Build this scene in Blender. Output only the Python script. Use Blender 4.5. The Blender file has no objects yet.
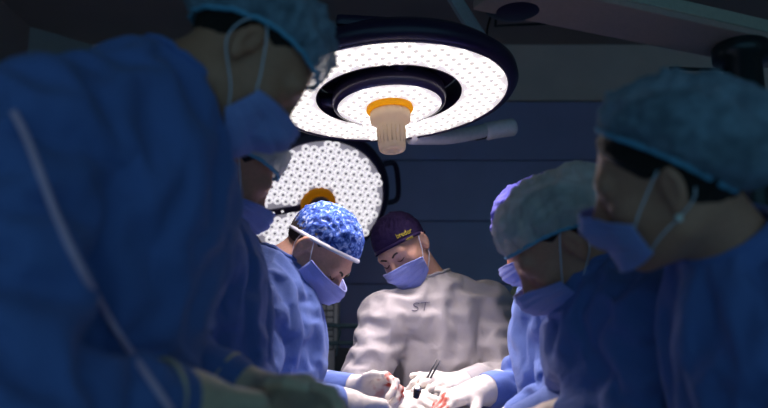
import bpy, bmesh, math, random
import numpy as np
from mathutils import Vector, Matrix, noise
from mathutils.bvhtree import BVHTree

random.seed(4); rng = np.random.default_rng(11)
scene = bpy.context.scene
COL = scene.collection

# ------------------------------------------------------------------ camera
CAM_Z, PITCH, FPX = 1.17, math.radians(11.0), 768 * 35 / 36.0
cd = bpy.data.cameras.new('camera'); cam = bpy.data.objects.new('camera', cd)
COL.objects.link(cam)
cam.location = (0, 0, CAM_Z); cam.rotation_euler = (math.pi / 2 + PITCH, 0, 0)
cd.lens = 35; cd.sensor_width = 36; cd.clip_start = 0.02
cd.dof.use_dof = True; cd.dof.focus_distance = 2.15; cd.dof.aperture_fstop = 2.0
scene.camera = cam

# ------------------------------------------------------------------ world + exposure
w = bpy.data.worlds.new('world'); scene.world = w; w.use_nodes = True
w.node_tree.nodes['Background'].inputs[0].default_value = (0.28, 0.69, 1.0, 1)
w.node_tree.nodes['Background'].inputs[1].default_value = 0.33
vs = scene.view_settings
vs.view_transform = 'Standard'; vs.look = 'None'; vs.gamma = 1.0; vs.use_curve_mapping = False
vs.exposure = 0.0
LAMP_TOP_W, LAMP_BACK_W = 115.0, 50.0

def P(px, py, Y):
    """point that stands at depth Y (metres from the lens plane) behind photo position px, py"""
    a = (px - 384) / FPX; b = (204 - py) / FPX
    c, s = math.cos(PITCH), math.sin(PITCH)
    d = np.array([a, c - b * s, s + b * c])
    return np.array([0, 0, CAM_Z]) + d * (Y / d[1])

# ------------------------------------------------------------------ materials
def new_mat(name):
    m = bpy.data.materials.new(name); m.use_nodes = True
    nt = m.node_tree; b = nt.nodes['Principled BSDF']
    return m, nt, b
def plain(name, col, rough=.5, metal=0, bump=0, scale=60, spec=.5, sheen=0, alpha=1, emit=None, es=1):
    m, nt, b = new_mat(name)
    b.inputs['Base Color'].default_value = (*col, 1); b.inputs['Roughness'].default_value = rough
    b.inputs['Metallic'].default_value = metal; b.inputs['Specular IOR Level'].default_value = spec
    if sheen: b.inputs['Sheen Weight'].default_value = sheen
    if emit: b.inputs['Emission Color'].default_value = (*emit, 1); b.inputs['Emission Strength'].default_value = es
    if alpha < 1: b.inputs['Alpha'].default_value = alpha
    tc = nt.nodes.new('ShaderNodeTexCoord'); n = nt.nodes.new('ShaderNodeTexNoise')
    n.inputs['Scale'].default_value = scale; n.inputs['Detail'].default_value = 4
    nt.links.new(tc.outputs['Object'], n.inputs['Vector'])
    mx = nt.nodes.new('ShaderNodeMix'); mx.data_type = 'RGBA'; mx.blend_type = 'MULTIPLY'
    mx.inputs[0].default_value = .25
    mx.inputs[6].default_value = (*col, 1)
    rp = nt.nodes.new('ShaderNodeValToRGB'); rp.color_ramp.elements[0].color = (.55, .55, .55, 1)
    rp.color_ramp.elements[0].position = .3; rp.color_ramp.elements[1].position = .7
    nt.links.new(n.outputs[0], rp.inputs[0]); nt.links.new(rp.outputs[0], mx.inputs[7])
    nt.links.new(mx.outputs[2], b.inputs['Base Color'])
    if bump:
        bp = nt.nodes.new('ShaderNodeBump'); bp.inputs['Strength'].default_value = bump
        bp.inputs['Distance'].default_value = .01
        nt.links.new(n.outputs[0], bp.inputs['Height']); nt.links.new(bp.outputs[0], b.inputs['Normal'])
    return m
def stained(m, col=(.42, .035, .008)):
    """adds the dried marks held in the 'stain' attribute"""
    nt = m.node_tree; b = nt.nodes['Principled BSDF']
    at = nt.nodes.new('ShaderNodeAttribute'); at.attribute_name = 'stain'
    old = b.inputs['Base Color'].links[0].from_socket
    mx = nt.nodes.new('ShaderNodeMix'); mx.data_type = 'RGBA'; mx.inputs[7].default_value = (*col, 1)
    nt.links.new(at.outputs['Fac'], mx.inputs[0]); nt.links.new(old, mx.inputs[6])
    nt.links.new(mx.outputs[2], b.inputs['Base Color'])
    return m
def fabric(name, col, transl=.12, rough=.75, fine=420):
    m = plain(name, col, rough, bump=.25, scale=fine, spec=.25, sheen=.15)
    nt = m.node_tree; b = nt.nodes['Principled BSDF']; out = nt.nodes['Material Output']
    # broad soft creases of non-woven cloth
    tc = nt.nodes.new('ShaderNodeTexCoord'); n2 = nt.nodes.new('ShaderNodeTexNoise')
    n2.inputs['Scale'].default_value = 9; n2.inputs['Detail'].default_value = 3; n2.inputs['Distortion'].default_value = .8
    nt.links.new(tc.outputs['Object'], n2.inputs['Vector'])
    b2 = nt.nodes.new('ShaderNodeBump'); b2.inputs['Strength'].default_value = .35; b2.inputs['Distance'].default_value = .03
    nt.links.new(n2.outputs[0], b2.inputs['Height'])
    old = b.inputs['Normal'].links[0].from_node
    nt.links.new(b2.outputs[0], old.inputs['Normal'])
    if transl:
        t = nt.nodes.new('ShaderNodeBsdfTranslucent'); t.inputs[0].default_value = (*col, 1)
        ms = nt.nodes.new('ShaderNodeMixShader'); ms.inputs[0].default_value = transl
        nt.links.new(b.outputs[0], ms.inputs[1]); nt.links.new(t.outputs[0], ms.inputs[2])
        nt.links.new(ms.outputs[0], out.inputs['Surface'])
    return m
def net(name, col, thin=.42):
    """thin gathered non-woven cloth, partly see-through"""
    m = fabric(name, col, .30, .8, 500); nt = m.node_tree; out = nt.nodes['Material Output']
    old = out.inputs['Surface'].links[0].from_socket
    tr = nt.nodes.new('ShaderNodeBsdfTransparent'); ms = nt.nodes.new('ShaderNodeMixShader')
    tc = nt.nodes.new('ShaderNodeTexCoord'); n = nt.nodes.new('ShaderNodeTexNoise'); n.inputs['Scale'].default_value = 30; n.inputs['Detail'].default_value = 3
    mr = nt.nodes.new('ShaderNodeMapRange'); mr.inputs[1].default_value = .35; mr.inputs[2].default_value = .65; mr.inputs[3].default_value = .08; mr.inputs[4].default_value = thin
    nt.links.new(tc.outputs['Object'], n.inputs['Vector']); nt.links.new(n.outputs[0], mr.inputs[0]); nt.links.new(mr.outputs[0], ms.inputs[0])
    nt.links.new(old, ms.inputs[1]); nt.links.new(tr.outputs[0], ms.inputs[2]); nt.links.new(ms.outputs[0], out.inputs['Surface'])
    return m
def batik(name):
    m = plain(name, (.1, .2, .6), .8, bump=.2, scale=300, spec=.2)
    nt = m.node_tree; b = nt.nodes['Principled BSDF']
    tc = nt.nodes.new('ShaderNodeTexCoord'); n = nt.nodes.new('ShaderNodeTexNoise')
    n.inputs['Scale'].default_value = 58; n.inputs['Detail'].default_value = 5; n.inputs['Distortion'].default_value = 1.4
    nt.links.new(tc.outputs['Object'], n.inputs['Vector'])
    r = nt.nodes.new('ShaderNodeValToRGB'); e = r.color_ramp.elements
    e[0].position = .34; e[0].color = (.012, .03, .16, 1); e[1].position = .68; e[1].color = (.62, .70, .95, 1)
    x = e.new(.46); x.color = (.035, .09, .42, 1); x = e.new(.56); x.color = (.14, .26, .70, 1)
    nt.links.new(n.outputs[0], r.inputs[0]); nt.links.new(r.outputs[0], b.inputs['Base Color'])
    return m
def skin(name, col):
    m = plain(name, col, .5, bump=.08, scale=160, spec=.4)
    b = m.node_tree.nodes['Principled BSDF']
    b.inputs['Subsurface Weight'].default_value = .15; b.inputs['Subsurface Radius'].default_value = (.012, .004, .002)
    b.inputs['Subsurface Scale'].default_value = 1.0
    return m
def hairmat(name, col):
    m = plain(name, col, .55, bump=.9, scale=350, spec=.4); return m

BLUE = (.14, .225, .57)
M = dict(
    gown=stained(fabric('gown_blue', BLUE, .10)), white=stained(fabric('gown_linen', (.50, .465, .45), .06, .85, 600)),
    cuff=fabric('cuff_knit', (.20, .27, .75), .05), tie=plain('gown_tie', (.85, .55, .75), .7),
    mask=fabric('mask_blue', (.40, .46, .92), .18), loop=plain('mask_loop', (.75, .75, .85), .7),
    bouf=net('bouffant_aqua', (.36, .50, .64), .48), boufw=net('bouffant_pale', (.80, .82, .82), .28),
    batik=batik('batik_cloth'), purple=fabric('cap_plum', (.024, .014, .055), 0, .9), violet=fabric('cap_violet', (.10, .10, .55), .1),
    band=plain('cap_binding', (.80, .80, .86), .8), aquaband=plain('cap_elastic', (.16, .45, .66), .8, bump=.4, scale=300),
    glove=stained(plain('latex_glove', (.74, .68, .60), .45, bump=.12, scale=90)),
    gloved=plain('latex_glove_tan', (.78, .58, .40), .45, bump=.12, scale=90),
    skin=skin('skin_light', (.72, .40, .28)), skin2=skin('skin_tan', (.64, .29, .19)), skin3=skin('skin_olive', (.56, .25, .15)),
    hair=hairmat('hair_dark', (.018, .012, .010)), hair2=hairmat('hair_brown', (.05, .033, .024)),
    lash=plain('lash', (.02, .013, .01), .8), ink=plain('marker_ink', (.16, .14, .19), .7), yellow=plain('yellow_thread', (.78, .62, .03), .6),
    pearl=plain('pearl', (.8, .76, .7), .25),
    blue_tile=plain('wall_tile_blue', (.47, .44, .74), .35, bump=.05, scale=4), grout=plain('grout_dark', (.30, .24, .38), .9),
    upper=plain('wall_upper_grey', (.95, .74, .66), .7, bump=.04, scale=5), pale=plain('wall_side_grey', (.42, .42, .42), .8),
    ceil=plain('ceiling_grey', (.42, .32, .30), .85, bump=.05, scale=3), floor=plain('floor_vinyl', (.13, .17, .19), .45, scale=12),
    housing=plain('lamp_housing_plum', (.022, .012, .045), .32), rim=plain('lamp_rim', (.045, .03, .085), .3),
    dish=plain('lamp_dish', (.62, .60, .66), .3, emit=(1, .90, .88), es=.72),
    dish2=plain('lamp_dish_far', (.5, .48, .55), .3, emit=(.93, .86, 1), es=.20),
    led=plain('led_lens', (.9, .9, .9), .2, emit=(1, .925, .83), es=1.5),
    led2=plain('led_lens_far', (.9, .9, .9), .2, emit=(1, .95, .985), es=.85),
    boss1=plain('led_boss_near', (.5, .48, .52), .3, emit=(1, .88, .84), es=.66), boss2=plain('led_boss_far', (.3, .28, .34), .3, emit=(.9, .85, 1), es=.16),
    boss=plain('led_boss', (.20, .18, .22), .3), cream=fabric('handle_cream', (.92, .78, .60), .5, .45),
    orange=fabric('ring_orange', (1.0, .52, .02), .85, .4), alu=plain('arm_pale', (.60, .68, .74), .4),
    lampgrey=plain('arm_warm_grey', (.85, .78, .80), .4), black=plain('rubber_black', (.008, .008, .010), .5),
    boom=plain('boom_paint', (.62, .46, .42), .45), boomlit=plain('boom_side_lit', (.60, .62, .52), .4), pole=plain('boom_column', (.03, .045, .05), .3, metal=.4),  # side of the boom arm: greenish light it catches is put into the colour
    steel=plain('steel', (.35, .35, .37), .25, metal=1), putty=plain('equipment_putty', (.80, .74, .70), .6), slot=plain('vent_slot', (.22, .21, .21), .7),
    eqdark=plain('equipment_dark', (.035, .04, .045), .5), teal=plain('rail_teal', (.10, .17, .19), .5),
    drape=fabric('drape_blue', (.045, .10, .36), .05), bag=plain('bag_green', (.20, .27, .19), .5), shoe=plain('clog', (.05, .06, .08), .6),
)

for k_ in ('purple',):
    b_ = M[k_].node_tree.nodes['Principled BSDF']; b_.inputs['Sheen Weight'].default_value = 0; b_.inputs['Specular IOR Level'].default_value = .1
# ------------------------------------------------------------------ mesh helpers
def tag(o, label=None, cat=None, group=None, kind=None):
    if label: o['label'] = label
    if cat: o['category'] = cat
    if group: o['group'] = group
    if kind: o['kind'] = kind
    return o
def empty(name, loc, label=None, cat=None, group=None, kind=None):
    o = bpy.data.objects.new(name, None); COL.objects.link(o); o.location = tuple(loc); o.empty_display_size = .1
    return tag(o, label, cat, group, kind)
def root_loc(o):
    v = Vector((0, 0, 0))
    while o is not None: v += o.location; o = o.parent
    return np.array(v)
def mesh_obj(name, V, F, mat, parent=None, smooth=True, local=False):
    """one mesh object from world-space vertices"""
    V = np.asarray(V, float)
    me = bpy.data.meshes.new(name)
    if parent is not None and not local: V = V - root_loc(parent)
    me.from_pydata(V.tolist(), [], [list(map(int, f)) for f in F] if not isinstance(F, np.ndarray) else F.tolist())
    me.update()
    if smooth: me.polygons.foreach_set('use_smooth', [True] * len(me.polygons))
    for m_ in (mat if isinstance(mat, (list, tuple)) else [mat]): me.materials.append(m_)
    o = bpy.data.objects.new(name, me); COL.objects.link(o)
    if parent is not None: o.parent = parent
    return o
def bm_obj(name, bm, mat, parent=None, smooth=False):
    V = np.array([v.co[:] for v in bm.verts]); bm.verts.index_update()
    F = [[v.index for v in f.verts] for f in bm.faces]; bm.free()
    return mesh_obj(name, V, F, mat, parent, smooth)
def box(name, c, size, mat, parent=None, bev=.004, R=None, seg=2):
    bm = bmesh.new(); bmesh.ops.create_cube(bm, size=1)
    bmesh.ops.scale(bm, vec=Vector(size), verts=bm.verts)
    if bev: bmesh.ops.bevel(bm, geom=bm.edges[:], offset=min(bev, min(size) * .45), segments=seg, affect='EDGES', profile=.6)
    if R is not None: bmesh.ops.transform(bm, matrix=Matrix(np.asarray(R).tolist()).to_4x4(), verts=bm.verts)
    bmesh.ops.translate(bm, vec=Vector(c), verts=bm.verts)
    return bm_obj(name, bm, mat, parent)
def frame_from(n, hint=(0, 0, 1)):
    n = np.asarray(n, float); n = n / np.linalg.norm(n)
    h = np.asarray(hint, float)
    if abs(n @ h) > .95: h = np.array([0, 1., 0])
    x = np.cross(h, n); x /= np.linalg.norm(x)
    return np.stack([x, np.cross(n, x), n], 1)      # columns x, y, n
def lathe(name, prof, mat, parent, c, n, seg=64, smooth=True, a0=0, a1=2 * math.pi):
    """revolve (radius, height) pairs about axis n at c"""
    B = frame_from(n); V = []; F = []
    full = abs(a1 - a0 - 2 * math.pi) < 1e-6
    m = len(prof); S = seg if full else seg + 1
    for i in range(S):
        a = a0 + (a1 - a0) * i / seg
        for r, h in prof: V.append(np.asarray(c) + B @ np.array([r * math.cos(a), r * math.sin(a), h]))
    for i in range(seg):
        j = (i + 1) % S
        for k in range(m - 1): F.append((i * m + k, j * m + k, j * m + k + 1, i * m + k + 1))
    o = mesh_obj(name, V, F, mat, parent, smooth)
    return o
def tube(name, pts, r, mat, parent=None, seg=10, closed=False, flat=1.0, up=None):
    pts = np.asarray(pts, float); n = len(pts); V = []; F = []
    rr = np.full(n, r) if np.isscalar(r) else np.asarray(r, float)
    prev = None
    for i in range(n):
        if closed: t = pts[(i + 1) % n] - pts[i - 1]
        else: t = pts[min(i + 1, n - 1)] - pts[max(i - 1, 0)]
        t = t / (np.linalg.norm(t) + 1e-12)
        if prev is None: x = frame_from(t, up if up is not None else (0, 0, 1))[:, 0]
        else:
            x = prev - t * (prev @ t); x /= np.linalg.norm(x) + 1e-12
        prev = x; y = np.cross(t, x)
        for k in range(seg):
            a = 2 * math.pi * k / seg
            V.append(pts[i] + rr[i] * (math.cos(a) * x + flat * math.sin(a) * y))
    m = n if closed else n - 1
    for i in range(m):
        j = (i + 1) % n
        for k in range(seg): F.append((i * seg + k, i * seg + (k + 1) % seg, j * seg + (k + 1) % seg, j * seg + k))
    if not closed: F += [list(range(seg))[::-1], [(n - 1) * seg + k for k in range(seg)]]
    return mesh_obj(name, V, F, mat, parent)
def catmull(pts, n=8, closed=False):
    pts = [np.asarray(p, float) for p in pts]; out = []; N = len(pts)
    R = range(N if closed else N - 1)
    for i in R:
        if closed: p0, p1, p2, p3 = pts[i - 1], pts[i], pts[(i + 1) % N], pts[(i + 2) % N]
        else: p0, p1, p2, p3 = pts[max(i - 1, 0)], pts[i], pts[i + 1], pts[min(i + 2, N - 1)]
        for k in range(n):
            t = k / n
            out.append(.5 * ((2 * p1) + (p2 - p0) * t + (2 * p0 - 5 * p1 + 4 * p2 - p3) * t * t + (3 * p1 - p0 - 3 * p2 + p3) * t ** 3))
    if not closed: out.append(pts[-1])
    return np.array(out)

# ------------------------------------------------------------------ implicit surfaces
class Sdf:
    def __init__(s): s.ops = []
    def ell(s, c, r, R=None, k=.02, sub=False):
        c = np.asarray(c, float); r = np.asarray(r, float)
        RT = None if R is None else np.asarray(R, float)
        def f(p):
            q = p - c
            if RT is not None: q = q @ RT
            k0 = np.sqrt(((q / r) ** 2).sum(-1)); k1 = np.sqrt(((q / (r * r)) ** 2).sum(-1)) + 1e-9
            return k0 * (k0 - 1) / k1
        m = r.max(); s.ops.append((sub, k, f, c - m, c + m)); return s
    def cone(s, a, b, ra, rb, k=.02, sub=False):
        a = np.asarray(a, float); b = np.asarray(b, float); ba = b - a; L = ba @ ba + 1e-12
        def f(p):
            q = p - a; t = np.clip((q @ ba) / L, 0, 1)
            return np.sqrt(((q - t[..., None] * ba) ** 2).sum(-1)) - (ra + (rb - ra) * t)
        m = max(ra, rb); s.ops.append((sub, k, f, np.minimum(a, b) - m, np.maximum(a, b) + m)); return s
    @staticmethod
    def mix(a, d, k, sub):
        if sub:
            h = np.maximum(k - np.abs(-d - a), 0) / k; return np.maximum(a, -d) + h * h * k * .25
        h = np.maximum(k - np.abs(a - d), 0) / k; return np.minimum(a, d) - h * h * k * .25
    def at(s, p):
        a = np.full(p.shape[:-1], 1.0)
        for sub, k, f, lo, hi in s.ops: a = s.mix(a, f(p), k, sub)
        return a
    def grid(s, h, pad=.02):
        lo = np.min([o[3] for o in s.ops if not o[0]], 0) - pad; hi = np.max([o[4] for o in s.ops if not o[0]], 0) + pad
        n = np.ceil((hi - lo) / h).astype(int) + 1
        D = np.full(n, 1.0, np.float32); ax = [lo[i] + h * np.arange(n[i]) for i in range(3)]
        for sub, k, f, a, b in s.ops:
            i0 = np.clip(np.floor((a - k - .01 - 2 * h - lo) / h).astype(int), 0, n - 1)
            i1 = np.clip(np.ceil((b + k + .01 + 2 * h - lo) / h).astype(int) + 1, 1, n)
            sl = tuple(slice(i0[j], i1[j]) for j in range(3))
            g = np.stack(np.meshgrid(*[ax[j][sl[j]] for j in range(3)], indexing='ij'), -1)
            D[sl] = s.mix(D[sl], f(g), k, sub)
        return D, lo
    def mesh(s, h, pad=.02):
        D, lo = s.grid(h, pad); return surface_nets(D, lo, h)
def surface_nets(D, lo, h):
    S = D < 0
    n = np.array(D.shape)
    c = np.zeros(n - 1, np.uint8)
    for i in (0, 1):
        for j in (0, 1):
            for k in (0, 1):
                c += S[i:n[0] - 1 + i, j:n[1] - 1 + j, k:n[2] - 1 + k]
    act = np.argwhere((c > 0) & (c < 8))
    idx = np.full(n - 1, -1, np.int64); idx[tuple(act.T)] = np.arange(len(act))
    acc = np.zeros((len(act), 3)); cnt = np.zeros(len(act))
    cor = [(i, j, k) for i in (0, 1) for j in (0, 1) for k in (0, 1)]
    val = {q: D[act[:, 0] + q[0], act[:, 1] + q[1], act[:, 2] + q[2]].astype(float) for q in cor}
    for q in cor:
        for ax in range(3):
            if q[ax]: continue
            q2 = list(q); q2[ax] = 1; q2 = tuple(q2)
            a, b = val[q], val[q2]; m = (a < 0) != (b < 0)
            t = np.where(m, a / np.where(m, a - b, 1), 0)
            p = np.array(q, float)[None].repeat(len(act), 0); p[:, ax] = t
            acc[m] += p[m]; cnt[m] += 1
    V = lo + h * (act + acc / cnt[:, None])
    F = []
    for ax in range(3):
        u, v = (ax + 1) % 3, (ax + 2) % 3
        sa = [slice(None)] * 3; sb = [slice(None)] * 3; sa[ax] = slice(0, -1); sb[ax] = slice(1, None)
        ch = S[tuple(sa)] != S[tuple(sb)]
        e = np.argwhere(ch); e = e[(e[:, u] > 0) & (e[:, v] > 0) & (e[:, u] < n[u] - 1) & (e[:, v] < n[v] - 1)]
        ins = S[tuple(e.T)]
        def cell(du, dv):
            q = e.copy(); q[:, u] += du; q[:, v] += dv; return idx[tuple(q.T)]
        f = np.stack([cell(-1, -1), cell(0, -1), cell(0, 0), cell(-1, 0)], 1)
        f[~ins] = f[~ins][:, ::-1]
        F.append(f)
    return V, np.concatenate(F)
def sample(D, lo, h, p):
    """trilinear value and gradient of a grid"""
    q = (p - lo) / h; n = np.array(D.shape); q = np.clip(q, 0, n - 1.001)
    i = q.astype(int); f = q - i; g = np.zeros_like(p); val = 0
    C = {}
    for a in (0, 1):
        for b in (0, 1):
            for c in (0, 1): C[a, b, c] = D[i[:, 0] + a, i[:, 1] + b, i[:, 2] + c].astype(float)
    x, y, z = f.T
    def lerp(a, b, t): return a + (b - a) * t
    x00, x10, x01, x11 = [lerp(C[0, b, c], C[1, b, c], x) for b, c in ((0, 0), (1, 0), (0, 1), (1, 1))]
    val = lerp(lerp(x00, x10, y), lerp(x01, x11, y), z)
    g[:, 0] = lerp(lerp(C[1, 0, 0] - C[0, 0, 0], C[1, 1, 0] - C[0, 1, 0], y), lerp(C[1, 0, 1] - C[0, 0, 1], C[1, 1, 1] - C[0, 1, 1], y), z)
    g[:, 1] = lerp(x10 - x00, x11 - x01, z); g[:, 2] = lerp(lerp(x01, x11, y) - lerp(x00, x10, y), 0, 0)
    g /= np.linalg.norm(g, axis=1)[:, None] + 1e-9
    return val, g

# ------------------------------------------------------------------ people
def unit(v): v = np.asarray(v, float); return v / (np.linalg.norm(v) + 1e-12)
def head_frame(yaw, pitch, roll):
    y, p, r = map(math.radians, (yaw, pitch, roll))
    f = np.array([math.cos(p) * math.cos(y), math.cos(p) * math.sin(y), -math.sin(p)])
    rt = unit(np.cross(f, (0, 0, 1))); up = np.cross(rt, f)
    rt2 = rt * math.cos(r) + up * math.sin(r); up2 = -rt * math.sin(r) + up * math.cos(r)
    return np.stack([rt2, f, up2], 1)
def head_prims(s, c, R, neck, sc=1.0, ears=True, face_only=False):
    def T(x, y, z): return c + R @ (np.array([x, y, z]) * sc)
    if not face_only:
        s.ell(T(0, -.012, .028), np.array([.0765, .098, .088]) * sc, R, .02)
    else:
        s.ell(T(0, -.0, .02), np.array([.0765, .092, .085]) * sc, R, .02)
    s.ell(T(0, .03, -.035), np.array([.061, .062, .083]) * sc, R, .03)
    s.cone(T(-.045, .0, -.062), T(-.012, .07, -.098), .024 * sc, .019 * sc, .03)
    s.cone(T(.045, .0, -.062), T(.012, .07, -.098), .024 * sc, .019 * sc, .03)
    s.cone(T(-.04, .074, .024), T(.04, .074, .024), .016 * sc, .016 * sc, .018)
    s.ell(T(-.042, .052, -.022), np.array([.024, .028, .022]) * sc, R, .02); s.ell(T(.042, .052, -.022), np.array([.024, .028, .022]) * sc, R, .02)
    s.cone(T(0, .086, .016), T(0, .112, -.030), .008 * sc, .0125 * sc, .014)
    s.ell(T(-.012, .101, -.034), np.array([.009, .011, .008]) * sc, R, .008); s.ell(T(.012, .101, -.034), np.array([.009, .011, .008]) * sc, R, .008)
    if face_only: return
    for x in (-1, 1):
        s.ell(T(.032 * x, .099, .004), np.array([.017, .013, .011]) * sc, R, .012, sub=True)
        s.ell(T(.032 * x, .077, .003), np.array([.014, .0135, .012]) * sc, R, .005)
    s.cone(T(-.017, .091, -.064), T(.017, .091, -.064), .007 * sc, .007 * sc, .008)
    s.cone(T(-.013, .090, -.074), T(.013, .090, -.074), .008 * sc, .008 * sc, .008)
    if ears:
        for x in (-1, 1):
            a = .45 * x; q = R @ np.array([[math.cos(a), -math.sin(a), 0], [math.sin(a), math.cos(a), 0], [0, 0, 1]])
            s.ell(T(.083 * x, -.018, -.004), np.array([.0085, .019, .032]) * sc, q, .008)
            s.ell(T(.0925 * x, -.013, -.002), np.array([.008, .010, .019]) * sc, q, .004, sub=True)
            s.ell(T(.082 * x, -.012, -.032), np.array([.007, .009, .010]) * sc, q, .008)
    s.cone(T(0, -.028, -.045), neck, .054 * sc, .060 * sc, .03)

def trunk_frame(J):
    up = unit(J['neck'] - J['pel']); rt = J['shR'] - J['shL']; rt = unit(rt - up * (rt @ up))
    return np.stack([rt, np.cross(up, rt), up], 1)
def trunk_prims(s, J, inf=0.0, k=.06, bulk=1.0):
    T = trunk_frame(J); L = np.linalg.norm(J['neck'] - J['pel'])
    pel, r, f, u = J['pel'], T[:, 0], T[:, 1], T[:, 2]
    s.ell(pel, np.array([.165, .118, .13]) * bulk + inf, T, k)
    s.ell(pel + u * .36 * L + f * .012, np.array([.150, .112, .16]) * bulk + inf, T, k)
    s.ell(pel + u * .66 * L + f * .012, np.array([.168, .120, .17]) * bulk + inf, T, k)
    a, b = J['shR'], J['shL']
    s.cone(a, b, .056 + inf, .056 + inf, .05)
    for q in (a, b): s.cone(J['neck'] - u * .02, q, .052 + inf, .052 + inf, .05)
    s.cone(pel + u * .75 * L - f * .02, J['neck'] - u * .03, .10 + inf, .062 + inf, .05)

def hand_prims(s, w, f, pn, side, curl, sc=1.0, thumb=(.65, .7, .35), spread=1.0):
    f = unit(f); pn = unit(pn - f * (np.asarray(pn) @ f)); t = side * np.cross(f, pn)
    kn = [(.090, .030), (.096, .010), (.092, -.010), (.084, -.029)]
    ln = [(.044, .026, .022), (.048, .030, .023), (.045, .028, .022), (.035, .022, .020)]
    tips = []
    for i, (al, la) in enumerate(kn):
        k0 = w + sc * (f * al + t * la)
        s.cone(w + sc * (f * .012 + t * la * .55), k0, .020 * sc, .0135 * sc, .014)
        d = unit(f + t * la * 1.6 * spread); p = k0; a = 0
        c3 = curl[i] if np.ndim(curl[i]) else (curl[i],) * 3
        for j in range(3):
            a += math.radians(c3[j]); dr = d * math.cos(a) + pn * math.sin(a)
            q = p + dr * ln[i][j] * sc; r0 = (.0098, .0092, .0086, .0080)
            s.cone(p, q, r0[j] * sc, r0[j + 1] * sc, .005); p = q
        tips.append(p)
    p = w + sc * (f * .022 + t * .024 + pn * .004); d = unit(f * thumb[0] + t * thumb[1] + pn * thumb[2])
    q = p + d * .048 * sc; s.cone(p, q, .0175 * sc, .0125 * sc, .014)
    d2 = unit(d + f * .45 - t * .15); p2 = q + d2 * .034 * sc; s.cone(q, p2, .012 * sc, .0105 * sc, .005)
    d3 = unit(d2 + f * .3 - t * .35 + pn * .1); p3 = p2 + d3 * .027 * sc; s.cone(p2, p3, .0105 * sc, .0085 * sc, .004)
    tips.append(p3); return tips

def clip_snap(V, F, fn):
    """drop faces wholly beyond fn>0, pull straddling vertices back to fn=0 along its gradient"""
    d, g = fn(V)
    keep = ~(d[F] > 0).all(1); F = F[keep]
    b = d > 0; V = V.copy(); V[b] -= g[b] * d[b][:, None] if g.ndim == 2 else d[b][:, None] * g
    used = np.unique(F); mp = np.full(len(V), -1); mp[used] = np.arange(len(used))
    return V[used], mp[F]
def plane_cut(c, n, rad, c2=None):
    c = np.asarray(c); n = unit(n)
    def fn(V):
        q = V - c; d = q @ n; near = np.linalg.norm(q - d[:, None] * n, axis=1) < rad
        return np.where(near & (d < .10), d, -1.0), n
    return fn
def ring_cut(c, n, rc):
    def fn(V):
        q = V - c; a = q @ n; rad = q - a[:, None] * n; ds = np.linalg.norm(rad, axis=1)
        return np.where((a > -.08) & (a < .2), rc - ds, -1.0), -rad / (ds[:, None] + 1e-9)
    return fn
def edges_of(F):
    e = np.concatenate([F[:, [0, 1]], F[:, [1, 2]], F[:, [2, 3]], F[:, [3, 0]]]); e.sort(1)
    u, c = np.unique(e, axis=0, return_counts=True); return u, u[c == 1]
def loops_of(be):
    nb = {}
    for a, b in be: nb.setdefault(a, []).append(b); nb.setdefault(b, []).append(a)
    seen = set(); out = []
    for s0 in nb:
        if s0 in seen: continue
        lp = [s0]; seen.add(s0); cur = s0
        while True:
            nx = [x for x in nb[cur] if x not in seen]
            if not nx: break
            cur = nx[0]; seen.add(cur); lp.append(cur)
        out.append(lp)
    return out
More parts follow.
